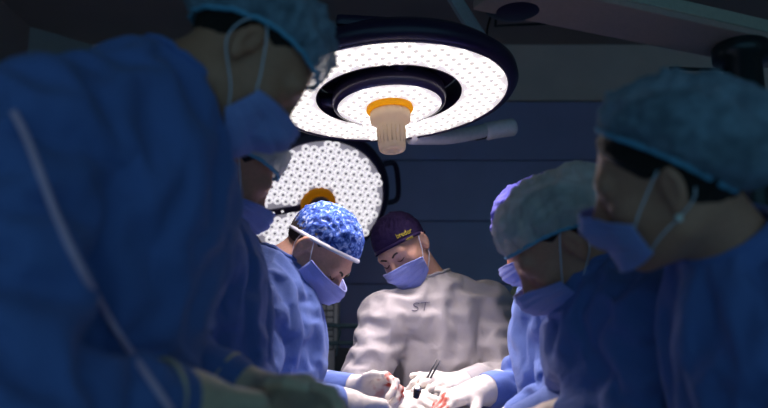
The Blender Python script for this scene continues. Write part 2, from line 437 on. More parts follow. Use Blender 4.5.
def drape(V, F, D, lo, h, J, pin, grow, iters=60, passes=5, seed=0, gravity=.000025, gap=.006, bend=.02, out=.010):
    """settle an oversized cloth on the figure (position based, body grid as collider)"""
    E, _ = edges_of(F)
    dg = np.concatenate([F[:, [0, 2]], F[:, [1, 3]]]); nE = len(E)
    A = np.concatenate([E, dg]); n = len(V)
    up = trunk_frame(J)[:, 2]
    mid = V[A].mean(1); d = V[A[:, 1]] - V[A[:, 0]]; L = np.linalg.norm(d, axis=1); dn = d / (L[:, None] + 1e-9)
    ax = np.tile(np.array([0, 0, 1.0]) * .6 + up * .4, (len(A), 1)); sl = np.zeros(len(A))
    best = np.full(len(A), .085)
    for a, b in (('shR', 'elR'), ('elR', 'wrR'), ('shL', 'elL'), ('elL', 'wrL')):
        p, q = J[a], J[b]; ba = q - p; t = np.clip((mid - p) @ ba / (ba @ ba), .12 if a[:2] == 'sh' else 0, 1)
        ds = np.linalg.norm(mid - p - t[:, None] * ba, axis=1); m = ds < best
        ax[m] = unit(ba); sl[m] = 1; best[m] = ds[m]
    al = (dn * unit_rows(ax)).sum(1) ** 2
    gt, gs = grow
    fac = np.where(sl > 0, 1 + gs * al + .06 * (1 - al), 1 + gt * (1 - al) + .04 * al)
    rest = L * fac
    wgt = np.concatenate([np.full(nE, 1.0), np.full(len(dg), .35)])
    im = np.where(pin, 0.0, 1.0)
    deg = np.bincount(A.ravel(), weights=np.repeat(wgt, 2), minlength=n)
    nbdeg = np.bincount(E.ravel(), minlength=n).astype(float)
    # seed folds
    r = np.random.default_rng(seed); nrm = vnormals(V, F); bump = np.zeros(n)
    for _ in range(14):
        kdir = unit(r.normal(size=3) * (1, 1, .45)); bump += np.sin(V @ kdir * (2 * math.pi / r.uniform(.05, .13)) + r.uniform(0, 6))
    X = V + nrm * (bump * .0016 * im)[:, None]; prev = X.copy()
    def lap(Z):
        out = np.empty_like(Z)
        for c in range(3):
            out[:, c] = np.bincount(E[:, 0], Z[E[:, 1], c], n) + np.bincount(E[:, 1], Z[E[:, 0], c], n)
        return out / nbdeg[:, None] - Z
    for it in range(iters):
        v = (X - prev) * .80; prev = X.copy(); X = X + v * im[:, None]; X[:, 2] -= gravity * im
        for ps in range(passes):
            d = X[A[:, 1]] - X[A[:, 0]]; l = np.linalg.norm(d, axis=1) + 1e-9
            c = d * (((l - rest) / l) * wgt * .5)[:, None]
            for k in range(3):
                acc = np.bincount(A[:, 0], c[:, k], n) - np.bincount(A[:, 1], c[:, k], n)
                X[:, k] += 1.7 * acc / deg * im
        l1 = lap(X); X -= (bend * im)[:, None] * lap(l1)
        if it % 2 == 0:
            val, g = sample(D, lo, h, X); m = (val < gap) & (im > 0)
            X[m] += g[m] * (gap - val[m])[:, None]
            off = ((X - V) * nrm).sum(1); X -= nrm * ((off - np.clip(off, -.04, out)) * im)[:, None]
    for _ in range(1):
        X += (.25 * im)[:, None] * lap(X)
    val, g = sample(D, lo, h, X); m = (val < gap) & (im > 0); X[m] += g[m] * (gap - val[m])[:, None]
    return X
def unit_rows(a): return a / (np.linalg.norm(a, axis=1)[:, None] + 1e-12)
def vnormals(V, F):
    n = np.cross(V[F[:, 2]] - V[F[:, 0]], V[F[:, 3]] - V[F[:, 1]]); out = np.zeros_like(V)
    for c in range(4):
        for k in range(3): out[:, k] += np.bincount(F[:, c], n[:, k], len(V))
    return unit_rows(out)

def polar_shell(hc, R, c, rad, tilt, trim, nth, nt, offs, sc=1.0, t0=0.0):
    """dome on an ellipsoid around the skull; tilt leans the pole back, trim(theta) is the rim angle"""
    V = []; ct, st = math.cos(tilt), math.sin(tilt)
    for i in range(nt + 1):
        for j in range(nth):
            th = 2 * math.pi * j / nth; t = t0 + (trim(th) - t0) * i / nt
            d = np.array([math.sin(t) * math.sin(th), math.sin(t) * math.cos(th), math.cos(t)])
            d = np.array([d[0], d[1] * ct - d[2] * st, d[1] * st + d[2] * ct])
            rr = 1 / math.sqrt(((d / rad) ** 2).sum())
            V.append(hc + R @ (sc * (c + d * (rr + offs(th, i / nt, d)))))
    F = []
    for i in range(nt):
        for j in range(nth): F.append((i * nth + j, (i + 1) * nth + j, (i + 1) * nth + (j + 1) % nth, i * nth + (j + 1) % nth))
    F.append([j for j in range(nth)])
    return np.array(V), F
def fbm(p, s): return noise.noise(Vector(p) * s) + .5 * noise.noise(Vector(p) * s * 2.1)

def make_cap(kind, hc, R, parent, mats, seed, sc=1.0, tilt0=24, back=.55, rim0=97, puff0=.024):
    """bouffant: gathered, puffed, elastic rim; scrub: fitted cloth cap with a bound edge"""
    sh = np.array([seed * 3.1, seed * 1.7, 0])
    if kind == 'bouffant':
        rad = np.array([.093, .120, .104]); c = np.array([0, -.018, .034]); tilt = math.radians(tilt0)
        trim = lambda th: math.radians(rim0 + 5 * math.cos(2 * th))
        def offs(th, s, d):
            puff = puff0 * math.sin(math.pi * min(1, s * 1.02)) ** .8 * (1.25 - back * math.cos(th)) * (s ** .6)
            pull = -.005 * max(0, (s - .86) / .14)
            g = .0028 * math.sin(th * 37 + 3 * fbm(d + sh, 3)) * s ** 2.5 + .0032 * math.sin(d[0] * 70 + 4 * fbm(d + sh, 2.2)) * (1 - s) ** .5
            return puff + pull + g + .013 * fbm(d + sh, 2.6) * (1 - .6 * s) + .007 * fbm(d + sh, 7.0) * min(1, 4 * (1 - s) + .2)
        V, F = polar_shell(hc, R, c, rad, tilt, trim, 120, 40, offs, sc)
    else:
        rad = np.array([.083, .105, .098]); c = np.array([0, -.012, .030]); tilt = math.radians(kind[1])
        trim = lambda th: math.radians(kind[2] + kind[3] * math.cos(th))
        def offs(th, s, d):
            fold = .0028 * math.sin(9 * d[0] * 6 + 5 * fbm(d + sh, 3)) * (1 - s) * s * 4
            return .002 + .004 * (1 - s) + fold + .004 * fbm(d + sh, 4.5) * min(1, 3 * (1 - s)) + .0025 * max(0, math.sin(s * math.pi * 1.0)) 
        V, F = polar_shell(hc, R, c, rad, tilt, trim, 110, 34, offs, sc)
    o = mesh_obj('cap', V, F, mats[0], parent)
    nth = 120 if kind == 'bouffant' else 110
    rim = V[-nth:]; ctr = rim.mean(0)
    tube('cap_band', rim[::2] if kind == 'bouffant' else rim[::2] * .997 + ctr * .003, .004 if kind == 'bouffant' else .0045, mats[1], o, 8, closed=True,
         flat=1.0 if kind == 'bouffant' else 1.5)
    return o, V, F

def make_mask(hc, R, parent, seed, mat, sc=1.0, low=0.0, loops=True, wid=60, hgt=1.0, tops=1.0):
    s = Sdf(); head_prims(s, np.zeros(3), np.eye(3), None, 1.0, False, True)
    # blend generously so the cloth bridges the hollows
    s.ops = [(a, .05, f, l, h) for a, _, f, l, h in s.ops]
    nu, nv = 45, 31
    U, W = np.meshgrid(np.linspace(-1, 1, nu), np.linspace(0, 1, nv), indexing='xy')
    al = U * math.radians(wid)
    ztop = -.010 - .030 * tops * np.abs(U) ** 1.5 - low; zbot = -.118 + .030 * np.abs(U) ** 2.0 - low * .6
    zbot = ztop + (zbot - ztop) * hgt; z = ztop + (zbot - ztop) * W
    d = np.stack([np.sin(al), np.cos(al), np.zeros_like(al)], -1)
    o0 = np.stack([np.zeros_like(z), np.full_like(z, .005), z], -1)
    r = np.full_like(z, .22)
    for _ in range(40): r = r - np.clip(s.at(o0 + d * r[..., None]) - .0045, -.01, .05) * .9
    r = np.maximum(r, (.098 * (1 - .25 * np.abs(U) ** 2)) * (1 - .22 * np.clip((W - .75) / .25, 0, 1)))
    for _ in range(3):
        r2 = r.copy(); r2[1:-1, 1:-1] = .25 * (r[:-2, 1:-1] + r[2:, 1:-1] + r[1:-1, :-2] + r[1:-1, 2:]); r = r2
    pl = (W * 4 + .15) % 1.0
    r = r + .0045 * (1 - pl) * (1 - np.abs(U) ** 3) * (W > .08) * (W < .96)
    for i in range(nv):
        for j in range(nu):
            p = (U[i, j] * 2 + seed, W[i, j] * 2, seed * .7); r[i, j] += .004 * fbm(p, 1.3) * (1 - abs(U[i, j]) ** 4)
    Vl = (o0 + d * r[..., None]).reshape(-1, 3) * sc
    F = np.array([(i * nu + j, (i + 1) * nu + j, (i + 1) * nu + j + 1, i * nu + j + 1) for i in range(nv - 1) for j in range(nu - 1)])
    V = hc + Vl @ R.T
    o = mesh_obj('face_mask', V, F, mat, parent)
    md = o.modifiers.new('thick', 'SOLIDIFY'); md.thickness = .0015; md.offset = 0
    # folded binding along the upper and lower edge
    for row in (0, nv - 1): tube('mask_binding', V.reshape(nv, nu, 3)[row], .0022, mat, o, 6)
    if loops:
        for sx, col in ((-1, 0), (1, nu - 1)):
            g = Vl.reshape(nv, nu, 3)
            a, b = g[2, col], g[-3, col]
            pts = [a, a * .5 + sc * np.array([sx * .079, .006, .012]) * .5 + [sx * .006, 0, 0], sc * np.array([sx * .083, -.020, .033]), sc * np.array([sx * .080, -.042, .018]),
                   sc * np.array([sx * .077, -.044, -.010]), sc * np.array([sx * .078, -.030, -.034]), b * .55 + sc * np.array([sx * .08, -.01, -.04]) * .45 + [sx * .005, 0, 0], b]
            tube('ear_loop', hc + catmull(pts, 6) @ R.T, .0013, M['loop'], o, 6)
    return o

def person(name, label, J, head, mats, cap, capm, hair=None, seed=1, sc=1.0, bulk=1.0, hands=(), gl='glove', gl_len=.10,
           grow=(.20, .32), h=.0055, gh=.0145, mask_low=0.0, mask_w=62, mask_h=1.0, mask_t=1.0, brows=False, inf=.024, sl=(.084, .070, .046), collar=None, capkw={}, stain=None):
    R = head_frame(*head); hc = J['head']
    root = empty(name, (J['pel'][0], J['pel'][1], 0), label, 'person')
    T = trunk_frame(J); rt = unit(T[:, 0] * (1, 1, 0)); fw = np.array([-rt[1], rt[0], 0])
    # ---- body: one continuous surface
    s = Sdf(); trunk_prims(s, J, 0, .06, bulk)
    for q in 'RL':
        s.cone(J['sh' + q], J['el' + q], .050, .041, .03); s.cone(J['el' + q], J['wr' + q], .041, .028, .02)
        f, pn = J['hf' + q], J['hn' + q]
        s.cone(J['wr' + q], J['wr' + q] + unit(f) * .07, .022, .014, .02)
    for x in (-1, 1):
        hip = J['pel'] + rt * x * .085; foot = np.array([hip[0] + rt[0] * x * .02, hip[1] + rt[1] * x * .02, .0])
        kn = (hip + foot) * .5 + fw * .03; kn[2] = hip[2] * .53
        s.cone(hip, kn, .085, .056, .05); s.cone(kn, foot + (0, 0, .09), .056, .038, .03); s.cone(foot + (0, 0, .05) - fw * .03, foot + (0, 0, .035) + fw * .13, .038, .030, .03)
    head_prims(s, hc, R, J['neck'], sc)
    D, lo = s.grid(h); V, F = surface_nets(D, lo, h)
    body = mesh_obj('body', V, F, mats[0], root)
    # ---- gown
    g = Sdf(); trunk_prims(g, J, inf, .07, bulk)
    for q in 'RL':
        w = J['wr' + q] - unit(J['wr' + q] - J['el' + q]) * .02
        g.cone(J['sh' + q], J['el' + q], sl[0], sl[1], .008); g.cone(J['el' + q], w + unit(w - J['el' + q]) * .05, sl[1], sl[2] - .008, .012)
    nk = unit(unit(hc - R[:, 2] * .05 - R[:, 1] * .02 - J['neck']) + .35 * T[:, 2])
    if collar: g.cone(J['neck'] - nk * .05, J['neck'] + nk * collar, .088, .076, .04)
    zc = J['pel'][2] - .06
    for x in (-1, 1): g.cone(J['pel'] + rt * x * .06, np.append((J['pel'] + rt * x * .06)[:2], zc - .15), .15, .16, .05)
    V, F = g.mesh(gh)
    V, F = clip_snap(V, F, ring_cut(J['neck'], nk, .070 * sc))
    for q in 'RL':
        w = J['wr' + q]; V, F = clip_snap(V, F, plane_cut(w - unit(w - J['el' + q]) * .02, w - J['el' + q], .075))
    V, F = clip_snap(V, F, lambda P_: (zc - P_[:, 2], np.array([0, 0, -1.0])))
    E, be = edges_of(F); bl = loops_of(be); bset = np.zeros(len(V), bool); bset[np.unique(be)] = True
    pin = bset.copy(); pin |= V[:, 2] < zc + .03
    for q in 'RL': pin |= np.linalg.norm(V - J['wr' + q], axis=1) < gl_len + .02
    X = drape(V, F, D, lo, h, J, pin, grow, seed=seed)
    # hem: carry the lower edge on down to the shins
    hem = max(bl, key=lambda l: -X[l][:, 2].mean())
    hv = X[hem]; ctr = hv.mean(0); VV = [X]; FF = [F.tolist()]; base = len(X); m = len(hem); cur = list(hem)
    for st in range(1, 7):
        z = zc + (.20 - zc) * st / 6; ang = np.arctan2(hv[:, 1] - ctr[1], hv[:, 0] - ctr[0])
        flare = 1 + .05 * st / 6 + .035 * (st / 6) * np.sin(ang * 9 + seed)
        ring = np.stack([ctr[0] + (hv[:, 0] - ctr[0]) * flare, ctr[1] + (hv[:, 1] - ctr[1]) * flare, np.full(m, z)], 1)
        VV.append(ring); nw = list(range(base, base + m)); base += m
        a2 = np.unwrap(np.append(ang, ang[0]))[-1] - ang[0]
        for k in range(m):
            q = [cur[k], cur[(k + 1) % m], nw[(k + 1) % m], nw[k]]; FF[0].append(q if a2 < 0 else q[::-1])
        cur = nw
    X2 = np.concatenate(VV)
    gown = mesh_obj('gown', X2, FF[0], mats[1], root)
    at = gown.data.attributes.new('stain', 'FLOAT', 'POINT'); val = np.zeros(len(X2))
    for c, rad, amt in (stain or []):
        c = P(*c); dd = np.linalg.norm((X2 - c) * (1, .3, 1), axis=1); nn = np.array([fbm(v, 60) for v in X2])
        val = np.maximum(val, np.clip((1 - dd / rad) * 1.5 + nn * .8 - .3, 0, 1) * amt)
    at.data.foreach_set('value', val)
    sb = gown.modifiers.new('smooth', 'SUBSURF'); sb.levels = 1; sb.render_levels = 1
    for l in bl:
        c = X[l].mean(0)
        if np.linalg.norm(c - J['neck']) < .16 and len(l) > 8:
            lp = X[l]; lp = .5 * lp + .25 * (np.roll(lp, 1, 0) + np.roll(lp, -1, 0))
            tube('collar', lp, .0055, mats[1], gown, 8, closed=True)
    # ---- head wear
    if hair: 
        hr = np.array([.082, .105, .0925])
        tr = hair[1]
        Vh, Fh = polar_shell(hc, R, np.array([0, -.012, .028]), hr, math.radians(15), lambda th: math.radians(np.interp(abs((th + math.pi) % (2 * math.pi) - math.pi) / math.pi * 180, *tr)),
                             72, 26, lambda th, s_, d: .0025 * fbm(d * 1.0 + seed, 9) - .004 * max(0, s_ - .93) / .07 * 1.5 + hair[2] * s_ * (1 - math.cos(th)) * .5, sc)
        mesh_obj('hair', Vh, Fh, M[hair[0]], root)
    co, cv, cf = make_cap(cap, hc, R, root, [M[c] for c in capm], seed, sc, **capkw)
    make_mask(hc, R, root, seed, M['mask'], sc, mask_low, wid=mask_w, hgt=mask_h, tops=mask_t)
    if brows:
        for x in (-1, 1):
            def L(a, b, c): return hc + R @ (sc * np.array([a, b, c]))
            tube('eyebrow', catmull([L(x * .013, .0965, .018), L(x * .030, .0940, .026), L(x * .050, .079, .022)], 5), [.0012] + [.003] * 8 + [.0016] * 2, M[hair[0]] if hair else M['hair'], root, 6)
            tube('eyelashes', catmull([L(x * .019, .0895, -.001), L(x * .032, .0925, -.0055), L(x * .046, .0845, -.001)], 5), .0013, M['lash'], root, 6)
    # ---- gloves
    for side, curl, kw in hands:
        q = 'R' if side > 0 else 'L'; gs = Sdf(); w_ = J['wr' + q]; bk = unit(w_ - J['el' + q]); st = kw.pop('stain', None); sz = kw.pop('size', 1.04)
        J['tips' + q] = hand_prims(gs, w_, J['hf' + q], J['hn' + q], side, curl, sz, **kw)
        gs.cone(w_ - bk * (gl_len + .03), w_ - bk * .02, .0545, .037, .02); gs.cone(w_ - bk * .03, w_ + unit(J['hf' + q]) * .02, .036, .029, .02)
        Vg, Fg = gs.mesh(.0034); Vg, Fg = clip_snap(Vg, Fg, plane_cut(w_ - bk * gl_len, -bk, .09))
        nz = np.array([fbm(v, 32) * .0012 for v in Vg]); Vg = Vg + vnormals(Vg, Fg) * nz[:, None]
        go = mesh_obj('glove', Vg, Fg, M[gl], root)
        _, be2 = edges_of(Fg); lp = max(loops_of(be2), key=len)
        tube('glove_cuff', Vg[lp][::2], .0032, M[gl], go, 6, closed=True)
        at = go.data.attributes.new('stain', 'FLOAT', 'POINT'); val = np.zeros(len(Vg))
        if st:
            for c, rad, amt in st:
                dd = np.linalg.norm(Vg - c, axis=1); nn = np.array([fbm(v + 5, 55) for v in Vg])
                val = np.maximum(val, np.clip((1 - dd / rad) * 2.2 + nn * 1.6 - .5, 0, 1) * amt)
        at.data.foreach_set('value', val)
    for x in (-1, 1):
        hip = J['pel'] + rt * x * .105; f0 = np.array([hip[0], hip[1], .045]); ss = Sdf()
        ss.cone(f0 - fw * .045, f0 + fw * .12 - (0, 0, .006), .047, .044, .03); ss.ell(f0 + fw * .09, (.05, .05, .045), None, .03)
        Vs, Fs = ss.mesh(.012); Vs[:, 2] = np.maximum(Vs[:, 2], .003); mesh_obj('shoe', Vs, Fs, M['shoe'], root)
    return root, gown, co

# ================================================================== the room
ZT = float(P(560, 102, 4.2)[2])            # top of the tiled part of the back wall
CZ = 2.95
def quad_wall(name, a, b, z0, z1, th, mat, parent=None):
    a = np.array(a, float); b = np.array(b, float); d = unit(np.append(b - a, 0)); n = np.array([-d[1], d[0], 0])
    L = np.linalg.norm(b - a); c = np.append((a + b) / 2, (z0 + z1) / 2) + n * th / 2
    return box(name, c, (L, th, z1 - z0), mat, parent, .0, np.stack([d, n, (0, 0, 1)], 1))
tag(box('floor', (.5, 1.8, -.05), (6.4, 6.2, .1), M['floor'], None, 0), kind='structure')
tag(box('ceiling', (.5, 1.8, CZ + .05), (6.4, 6.2, .1), M['ceil'], None, 0), kind='structure')
wb = empty('wall_back', (.5, 4.2, 0), kind='structure')
quad_wall('backing', (-2.3, 4.2), (3.6, 4.2), 0, ZT, .12, M['grout'], wb)
quad_wall('upper_wall', (-2.3, 4.185), (3.6, 4.185), ZT + .006, CZ, .12, M['upper'], wb)
rh = .357; z = ZT; pw = 1.84; tile = None
while z > .05:
    hh = min(rh, z); x = -2.3
    while x < 3.55:
        if tile is None or hh < rh - 1e-6:
            t_ = box('wall_panel', (x + pw / 2, 4.193, z - hh / 2), (pw - .003, .014, hh - .006), M['blue_tile'], wb, .003, None, 1)
            if hh >= rh - 1e-6: tile = t_; tx, tz = x, z
        else:
            t_ = tile.copy(); COL.objects.link(t_); t_.parent = wb; t_.location = (x - tx, 0, z - tz)
        x += pw
    z -= rh
tag(quad_wall('wall_left', (-1.99, -1.2), (-1.99, 3.93), 0, CZ, .12, M['ceil']), kind='structure')
tag(quad_wall('wall_corner', (-1.99, 3.93), (-1.73, 4.19), 0, CZ, .05, M['pale']), kind='structure')
tag(quad_wall('wall_right', (3.4, 4.2), (3.4, -1.2), 0, CZ, .12, M['upper']), kind='structure')

# ================================================================== surgical lamps
def led_mesh(name, r, mo, mi):
    V = []; F = []; mi_ = []; seg = 12
    prof = [(r, 0), (r * .93, r * .22), (r * .62, r * .30), (r * .42, r * .22), (r * .34, r * .42), (r * .2, r * .46)]
    for i in range(seg):
        a = 2 * math.pi * i / seg
        for q, hh in prof: V.append((q * math.cos(a), q * math.sin(a), hh))
    m = len(prof)
    for i in range(seg):
        j = (i + 1) % seg
        for k in range(m - 1): F.append((i * m + k, j * m + k, j * m + k + 1, i * m + k + 1)); mi_.append(0 if k < 3 else 1)
    F.append([i * m + m - 1 for i in range(seg)]); mi_.append(1)
    me = bpy.data.meshes.new(name); me.from_pydata(V, [], F); me.materials.append(mo); me.materials.append(mi)
    me.polygons.foreach_set('material_index', mi_); me.polygons.foreach_set('use_smooth', [True] * len(F)); me.update(); return me
def leds(parent, c, n, sp, r0, r1, me, skip=lambda x, y: False, hgt=0.0):
    B = frame_from(n); L = root_loc(parent); k = int(r1 / sp) + 2; q = 0
    rot = Matrix(B.tolist()).to_euler()
    for i in range(-k, k + 1):
        for j in range(-k, k + 1):
            x = (i + .5 * (j % 2)) * sp; y = j * sp * .866; r = math.hypot(x, y)
            if r < r0 or r > r1 or skip(x, y): continue
            o = bpy.data.objects.new('led_lens', me); COL.objects.link(o); o.parent = parent
            o.location = tuple(np.asarray(c) + B @ np.array([x, y, hgt]) - L); o.rotation_euler = rot; q += 1
    return q
def spot(name, loc, target, W, size, blend, rad, col, parent):
    l = bpy.data.lights.new(name, 'SPOT'); l.energy = W; l.spot_size = math.radians(size); l.spot_blend = blend; l.shadow_soft_size = rad; l.color = col
    o = bpy.data.objects.new(name, l); COL.objects.link(o); L = root_loc(parent); o.parent = parent
    o.location = tuple(np.asarray(loc) - L); d = Vector(np.asarray(target) - np.asarray(loc)); o.rotation_euler = d.to_track_quat('-Z', 'Y').to_euler()
    return o
FIELD = np.array([.09, 1.98, 1.05])

LC = P(389, 98, 2.06); ra, ta = math.radians(3.5), math.radians(4.5)
LN = unit(np.array([math.sin(ra), -math.sin(ta), -math.cos(ta) * math.cos(ra)]))
lamp1 = empty('surgical_lamp', LC, 'large lit surgical lamp with round ring, centre disc and cream handle, above the team', 'surgical lamp')
lathe('ring_housing', [(.345, 0), (.362, -.002), (.373, -.018), (.371, -.040), (.345, -.066), (.27, -.082), (.216, -.075), (.208, -.03), (.210, 0)], M['housing'], lamp1, LC, LN, 96)
lathe('ring_rim', [(.340, .001), (.3445, .0055), (.349, .001)], M['rim'], lamp1, LC, LN, 96)
lathe('ring_diffuser', [(.211, -.002), (.345, -.002)], M['dish'], lamp1, LC, LN, 96)
lathe('back_plate', [(.0, -.075), (.21, -.075)], M['housing'], lamp1, LC, LN, 64)
CC = LC + LN * .028
lathe('centre_housing', [(.150, .0), (.161, -.004), (.165, -.02), (.161, -.05), (.13, -.075), (.0, -.080)], M['rim'], lamp1, CC, LN, 80)
lathe('centre_diffuser', [(.0, -.001), (.150, -.001)], M['dish'], lamp1, CC, LN, 80)
Bl = frame_from(LN)
for a in (20, 140, 260):
    d = Bl @ np.array([math.cos(math.radians(a)), math.sin(math.radians(a)), 0])
    tube('spoke', [CC + d * .165 - LN * .05, LC + d * .24 - LN * .05], .022, M['housing'], lamp1, 10)
LM1 = led_mesh('led_lens_big', .0155, M['led'], M['boss1'])
leds(lamp1, LC, LN, .0335, .229, .327, LM1); leds(lamp1, CC, LN, .0335, .07, .136, LM1)
lathe('handle_ring', [(.066, .0), (.068, .010), (.064, .016), (.05, .018)], M['orange'], lamp1, CC, LN, 48)
hd = lathe('handle', [(.056, .014), (.059, .030), (.057, .046), (.043, .054), (.041, .062), (.0385, .122), (.037, .130), (.034, .134), (.020, .134), (.018, .118), (.0, .118)], M['cream'], lamp1, CC, LN, 48)
for i in range(20):
    a = 2 * math.pi * i / 20; d = Bl @ np.array([math.cos(a), math.sin(a), 0])
    tube('grip_rib', [CC + d * .0408 + LN * .068, CC + d * .0390 + LN * .116], .0015, M['cream'], hd, 5)
# hinge block on the near side of the ring and the yoke behind it
hz = P(366, 25, 1.75)
box('hinge_block', hz, (.15, .06, .03), M['housing'], lamp1, .012, frame_from((math.sin(ra), 0, math.cos(ra)), (0, 1, 0)) @ np.array([[1, 0, 0], [0, 1, 0], [0, 0, 1.0]]))
tube('yoke', catmull([P(410, 137, 2.40), P(450, 137, 2.5), P(488, 130, 2.64)], 6), .025, M['lampgrey'], lamp1, 14)
jt = lathe('yoke_joint', [(0, -.03), (.026, -.03), (.028, -.02), (.028, .02), (.026, .03), (0, .03)], M['housing'], lamp1, P(482, 132, 2.63), (1, .2, .25), 24)
tube('yoke_end', catmull([P(484, 132, 2.63), P(500, 129, 2.64), P(515, 127, 2.65)], 5), [.024] + [.033] * 8 + [.033, .025], M['lampgrey'], lamp1, 16)
box('drop_arm', (P(487, 50, 2.70) + P(405, -80, 2.95)) / 2, (.05, .04, float(np.linalg.norm(P(487, 50, 2.70) - P(405, -80, 2.95)))), M['alu'], lamp1, .006,
    frame_from(P(405, -80, 2.95) - P(487, 50, 2.70), (0, 1, 0)))
tube('cable', catmull([P(493, -8, 2.8), P(491, 14, 2.8), P(487, 30, 2.78), P(487, 46, 2.72)], 6), .0045, M['black'], lamp1, 8)
for a in (35, 125, 215, 305):
    d = Bl @ np.array([math.cos(math.radians(a)), math.sin(math.radians(a)), 0])
    spot('ring_light', LC + d * .28 + LN * .02, FIELD, LAMP_TOP_W / 4, 78, 1.0, .06, (1, .87, .93), lamp1)

L2 = P(318, 204, 3.2); N2 = unit(np.array([.34, -.78, -.66]))
lamp2 = empty('surgical_lamp', L2, 'round lit surgical lamp full of small lenses, behind the patterned blue cap', 'surgical lamp')
lathe('housing', [(.300, .0), (.322, -.004), (.338, -.025), (.338, -.06), (.30, -.10), (.15, -.14), (0, -.15)], M['housing'], lamp2, L2, N2, 96)
lathe('rim', [(.297, .0), (.304, .007), (.311, .0)], M['rim'], lamp2, L2, N2, 96)
lathe('diffuser', [(.0, -.001), (.30, -.001)], M['dish2'], lamp2, L2, N2, 80)
B2 = frame_from(N2)
SP = [(196, .028), (322, .028)]
def on_spoke(x, y):
    for a, wd in SP:
        ca, sa = math.cos(math.radians(a)), math.sin(math.radians(a))
        if x * ca + y * sa > 0 and abs(-x * sa + y * ca) < wd: return True
    return False
for a, wd in SP:
    d = B2 @ np.array([math.cos(math.radians(a)), math.sin(math.radians(a)), 0])
    bar = box('spoke', L2 + d * .19 + N2 * .004, (.225, .030, .012), M['rim'], lamp2, .003, np.stack([d, np.cross(N2, d), N2], 1))
    for q in (.16, .20, .24): lathe('status_dot', [(0, .001), (.006, .0)], M['led2'], bar, L2 + d * q + N2 * .011, N2, 12)
LM2 = led_mesh('led_lens_small', .0175, M['led2'], M['boss2'])
leds(lamp2, L2, N2, .0365, .092, .288, LM2, on_spoke)
lathe('centre_ring', [(.050, .0), (.050, .028), (.058, .034), (.074, .030), (.080, .0)], M['orange'], lamp2, L2, N2, 48)
lathe('centre_hub', [(.0, .02), (.050, .02)], M['boss'], lamp2, L2, N2, 32)
d = unit(np.array([1, 0, .1])); d = unit(d - N2 * (d @ N2)); e = np.cross(N2, d)
tube('side_handle', catmull([L2 + d * .325 + e * .10 - N2 * .04, L2 + d * .375 + e * .09 - N2 * .04, L2 + d * .385 - N2 * .04, L2 + d * .375 - e * .09 - N2 * .04, L2 + d * .325 - e * .10 - N2 * .04], 6), .012, M['housing'], lamp2, 10)
bk = L2 - N2 * .15
tube('yoke', catmull([bk, bk + (-.05, .12, .05), bk + (-.10, .18, .35), bk + (-.10, .18, CZ - bk[2])], 8), .03, M['alu'], lamp2, 14)
spot('field_light', L2 + N2 * .03, FIELD, LAMP_BACK_W, 64, 1.0, .2, (1, .92, 1.0), lamp2)

# ================================================================== ceiling pendant
pd = empty('ceiling_pendant', (.46, 2.48, 2.3), 'grey ceiling pendant boom with a wide flat arm and dark pivot dome', 'ceiling boom')
bx = unit(np.array([.68, .29, 0])); by = np.array([-bx[1], bx[0], 0]); Rb = np.stack([bx, by, (0, 0, 1)], 1)
a0 = np.array([.46, 2.42, 0]); box('arm', a0 + bx * .62 + (0, 0, 2.397), (1.45, .24, .075), M['boom'], pd, .010, Rb)
box('arm_lit_side', a0 + bx * .62 - by * .1235 + (0, 0, 2.407), (1.42, .012, .05), M['boomlit'], pd, .004, Rb)  # added strip whose paler colour paints the light on the arm's near side
lathe('pivot_dome', [(0, -.02), (.07, -.018), (.115, -.002), (.13, .03), (.13, .10), (.05, .12), (.05, CZ - 2.375)], M['housing'], pd, (.48, 2.50, 2.375), (0, 0, 1), 48)
cc_ = np.array([1.42, 2.80, 0])
col_ = lathe('column', [(0, 1.55), (.068, 1.55), (.072, 1.58), (.072, 2.285), (.108, 2.295), (.112, 2.345), (.10, 2.36), (0, 2.365)], M['pole'], pd, cc_, (0, 0, 1), 40)
for zz in (2.245, 2.205): tube('bracket_bar', [cc_ + (-.30, -.04, zz), cc_ + (-.08, -.02, zz)], .008, M['black'], pd, 8)
tube('bracket_end', [cc_ + (-.30, -.04, 2.25), cc_ + (-.30, -.04, 2.14)], .008, M['black'], pd, 8)
rl = empty('ceiling_rail', P(500, 20, 3.2), 'thin black L-shaped rails by the ceiling, above the blue wall', 'rail')
tube('rail', [P(500, -60, 3.2), P(495.5, 26, 3.2), P(556, 23, 3.2)], .0075, M['black'], rl, 8)
tube('rail', [P(506, -58, 3.22), P(503, 19, 3.22), P(540, 17.5, 3.22)], .0065, M['black'], rl, 8)

# ================================================================== equipment behind
am = empty('anaesthesia_machine', (P(316, 330, 3.5)[0], 3.5, 0), 'putty grey anaesthesia unit with vent slats behind the patterned cap', 'medical machine')
e0 = P(338, 284, 3.45); e1 = P(286, 420, 3.45)
cx = (e0[0] + e1[0]) / 2; wd = e0[0] - e1[0]
box('cabinet', (cx, 3.55, e0[2] / 2), (wd, .2, e0[2]), M['putty'], am, .012)
for i in range(9):
    for j in range(4):
        box('vent_slat', (e0[0] - .035 - j * .034, 3.447, e0[2] - .05 - i * .029), (.028, .012, .021), M['putty'], am, .003, None, 1)
box('vent_recess', (e0[0] - .088, 3.4495, e0[2] - .165), (.145, .004, .27), M['slot'], am, .001, None, 1)
box('shelf', (e0[0] + .10, 3.5, P(345, 326, 3.5)[2]), (.30, .16, .018), M['teal'], am, .004)
box('shelf', (e0[0] + .10, 3.5, P(345, 343, 3.5)[2]), (.30, .16, .018), M['teal'], am, .004)
box('drawer_unit', (e0[0] + .12, 3.52, P(345, 348, 3.5)[2] / 2), (.26, .2, P(345, 348, 3.5)[2]), M['eqdark'], am, .008)
tube('lead', catmull([P(337, 325, 3.42), P(340, 332, 3.41), P(338, 342, 3.41), P(336, 356, 3.41)], 5), .004, M['teal'], am, 6)
